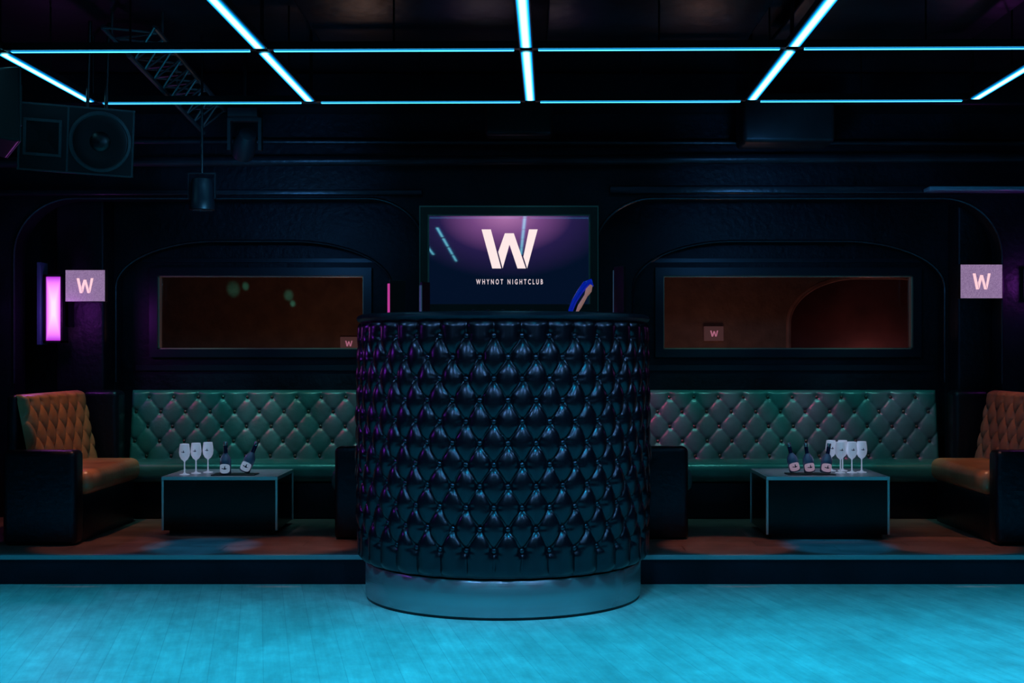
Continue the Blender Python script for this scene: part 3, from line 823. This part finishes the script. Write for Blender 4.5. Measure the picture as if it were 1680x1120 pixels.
lathe('lamp_head', [(0.05, -0.10), (0.068, -0.09), (0.072, 0.0), (0.05, 0.09), (0.0, 0.10)], M_fixture, 28, e, (0, 0, 0.08), (math.radians(55), 0, math.radians(25)))
boxes('yoke', [(-0.105, -0.085, -0.025, 0.025, 0.04, 0.22), (0.085, 0.105, -0.025, 0.025, 0.04, 0.22), (-0.105, 0.105, -0.025, 0.025, 0.22, 0.24)], M_fixture, e)
boxes('base', [(-0.09, 0.09, -0.08, 0.08, 0.24, 0.29)], M_fixture, e)
tubes('clamp', [((0, 0, 0.29), (0, 0, 0.68))], 0.012, M_fixture, e)

# ------------------------------------------------------------------ lights
def spot(name, loc, tgt, energy, col, ang=70, blend=0.6, size=0.08):
    l = bpy.data.lights.new(name, 'SPOT'); l.energy = energy; l.color = col; l.spot_size = math.radians(ang); l.spot_blend = blend
    l.shadow_soft_size = size
    o = bpy.data.objects.new(name, l); o.location = loc
    o.rotation_euler = (Vector(tgt)-Vector(loc)).to_track_quat('-Z', 'Y').to_euler()
    COL.objects.link(o); return o
def point(name, loc, energy, col, size=0.1):
    l = bpy.data.lights.new(name, 'POINT'); l.energy = energy; l.color = col; l.shadow_soft_size = size
    o = bpy.data.objects.new(name, l); o.location = loc; COL.objects.link(o); return o
CY = (0.008, 0.58, 1.0)
for x, en in ((-3.3, 280), (-1.5, 300), (0.3, 290), (2.0, 300), (3.5, 280)):
    spot('floor_fill', (x, 4.9, 2.7), (x, 5.3, 0), en, CY, 84, 1.0, 0.12)  # added spots brighten the dance floor beyond what the tubes give
KB = (0.20, 0.50, 1.0)
for x, z, en in ((-1.6, 2.7, 85), (0.0, 2.75, 75), (1.5, 2.7, 90)):
    spot('booth_fill', (x, 3.6, z), (-0.147, 6.6, 0.75), en, KB, 32, 0.8, 0.06)  # added spots put crisp highlights on the booth leather
spot('booth_fill', (2.3, 5.6, 2.7), (0.2, 6.7, 0.9), 50, KB, 34, 0.8, 0.06)
spot('booth_fill', (-2.3, 5.6, 2.7), (-0.5, 6.7, 0.9), 32, KB, 34, 0.8, 0.06)
for sx in (-1, 1):
    spot('upper_fill', (sx*1.5-0.1, 7.2, 2.25), (sx*2.2, 8.95, 2.5), 24, (0.10, 0.50, 1.0), 88, 1.0, 0.1)  # added blue fill lifting the dark upper wall
spot('upper_fill', (-1.4, 5.6, 2.4), (-2.4, 7.4, 2.75), 16, (0.12, 0.5, 1.0), 45, 1.0, 0.1)
WARM = (1.0, 0.50, 0.24)
spot('warm_spot', (-2.70, 8.15, 2.6), (-3.0, 8.35, 0.75), 42, WARM, 48, 0.8, 0.03)
spot('warm_spot', (2.75, 8.15, 2.6), (3.05, 8.35, 0.75), 34, WARM, 48, 0.8, 0.03)
PW = (1, 0.40, 0.26)
for x, en in ((-1.42, 75), (-2.55, 60), (1.18, 75), (2.5, 65)):
    spot('warm_spot', (x, 7.7, 2.6), (x, 7.62, 0.16), en, PW, 20, 0.4, 0.04)
for x in (-1.95, 1.83):
    spot('blue_spot', (x, 7.3, 2.6), (x, 7.6, 0.16), 220, (0.005, 0.42, 1.0), 17, 0.4, 0.04)
for x in (-2.45, -1.5, 1.3, 2.4):
    spot('bench_light', (x, 8.50, 2.5), (x, 9.18, 0.72), 42, (0.16, 1.0, 0.92), 56, 0.9, 0.04)
for x, en in ((-2.5, 20), (-1.9, 28), (-1.3, 26), (0.95, 80), (1.5, 50), (2.1, 65), (2.7, 40)):
    spot('magenta_light', (x-0.7, 8.5, 1.9), (x, 9.2, 0.82), en, (1.0, 0.06, 0.30), 22, 0.9, 0.03)
for x in (-2.6, -1.75):
    spot('warm_spot', (x, 8.5, 2.4), (x, 9.2, 0.8), 8, (1.0, 0.5, 0.25), 24, 0.9, 0.03)
spot('table_light', (-1.95, 8.3, 2.6), (-1.95, 8.3, 0.5), 36, (0.6, 0.8, 1.0), 24, 0.6)
spot('table_light', (1.83, 8.15, 2.6), (1.83, 8.15, 0.5), 36, (0.65, 0.78, 1.0), 24, 0.6)
point('magenta_glow', (-3.25, 8.75, 1.6), 3.5, (0.7, 0.1, 1.0), 0.08)
point('magenta_glow', (3.50, 8.75, 1.8), 1.5, (0.7, 0.1, 1.0), 0.05)
spot('purple_wash', (-3.6, 6.3, 1.9), (-0.9, 7.0, 1.0), 40, (0.40, 0.05, 1.0), 40, 0.8)
point('warm_fill', (-1.6, 10.9, 1.15), 5.0, (1.0, 0.56, 0.4), 0.15)  # added fill for the room behind the glass, no fixture there
point('warm_fill', (1.6, 10.5, 1.1), 3.2, (1.0, 0.53, 0.45), 0.15)
point('red_fill', (3.2, 12.0, 1.15), 2.0, (1.0, 0.38, 0.34), 0.1)  # added red fill inside the arch behind the glass
for (tx_, tz_, an, en) in ((-2.90, 1.94, 8, 9), (-2.78, 1.97, 4, 18), (-2.36, 1.88, 6, 13), (-2.32, 1.80, 3.5, 24)):
    spot('teal_reflection', (tx_+0.1, 11.6, 1.3), (tx_, 12.5, tz_), en, (0.1, 1.0, 0.85), an, 1.0, 0.01)  # added spots imitate the teal reflections in the left window

w = bpy.data.worlds.new('World'); S.world = w; w.use_nodes = True
w.node_tree.nodes['Background'].inputs[0].default_value = (0.004, 0.010, 0.02, 1)
w.node_tree.nodes['Background'].inputs[1].default_value = 0.5

# ------------------------------------------------------------------ camera
cam = bpy.data.cameras.new('Camera'); cam.lens = 45; cam.sensor_width = 36
cam.shift_x = -30/1680; cam.shift_y = 22/1680
co_ = bpy.data.objects.new('Camera', cam); co_.location = (0, 0, 1.3); co_.rotation_euler = (math.radians(90), 0, 0)
COL.objects.link(co_); S.camera = co_
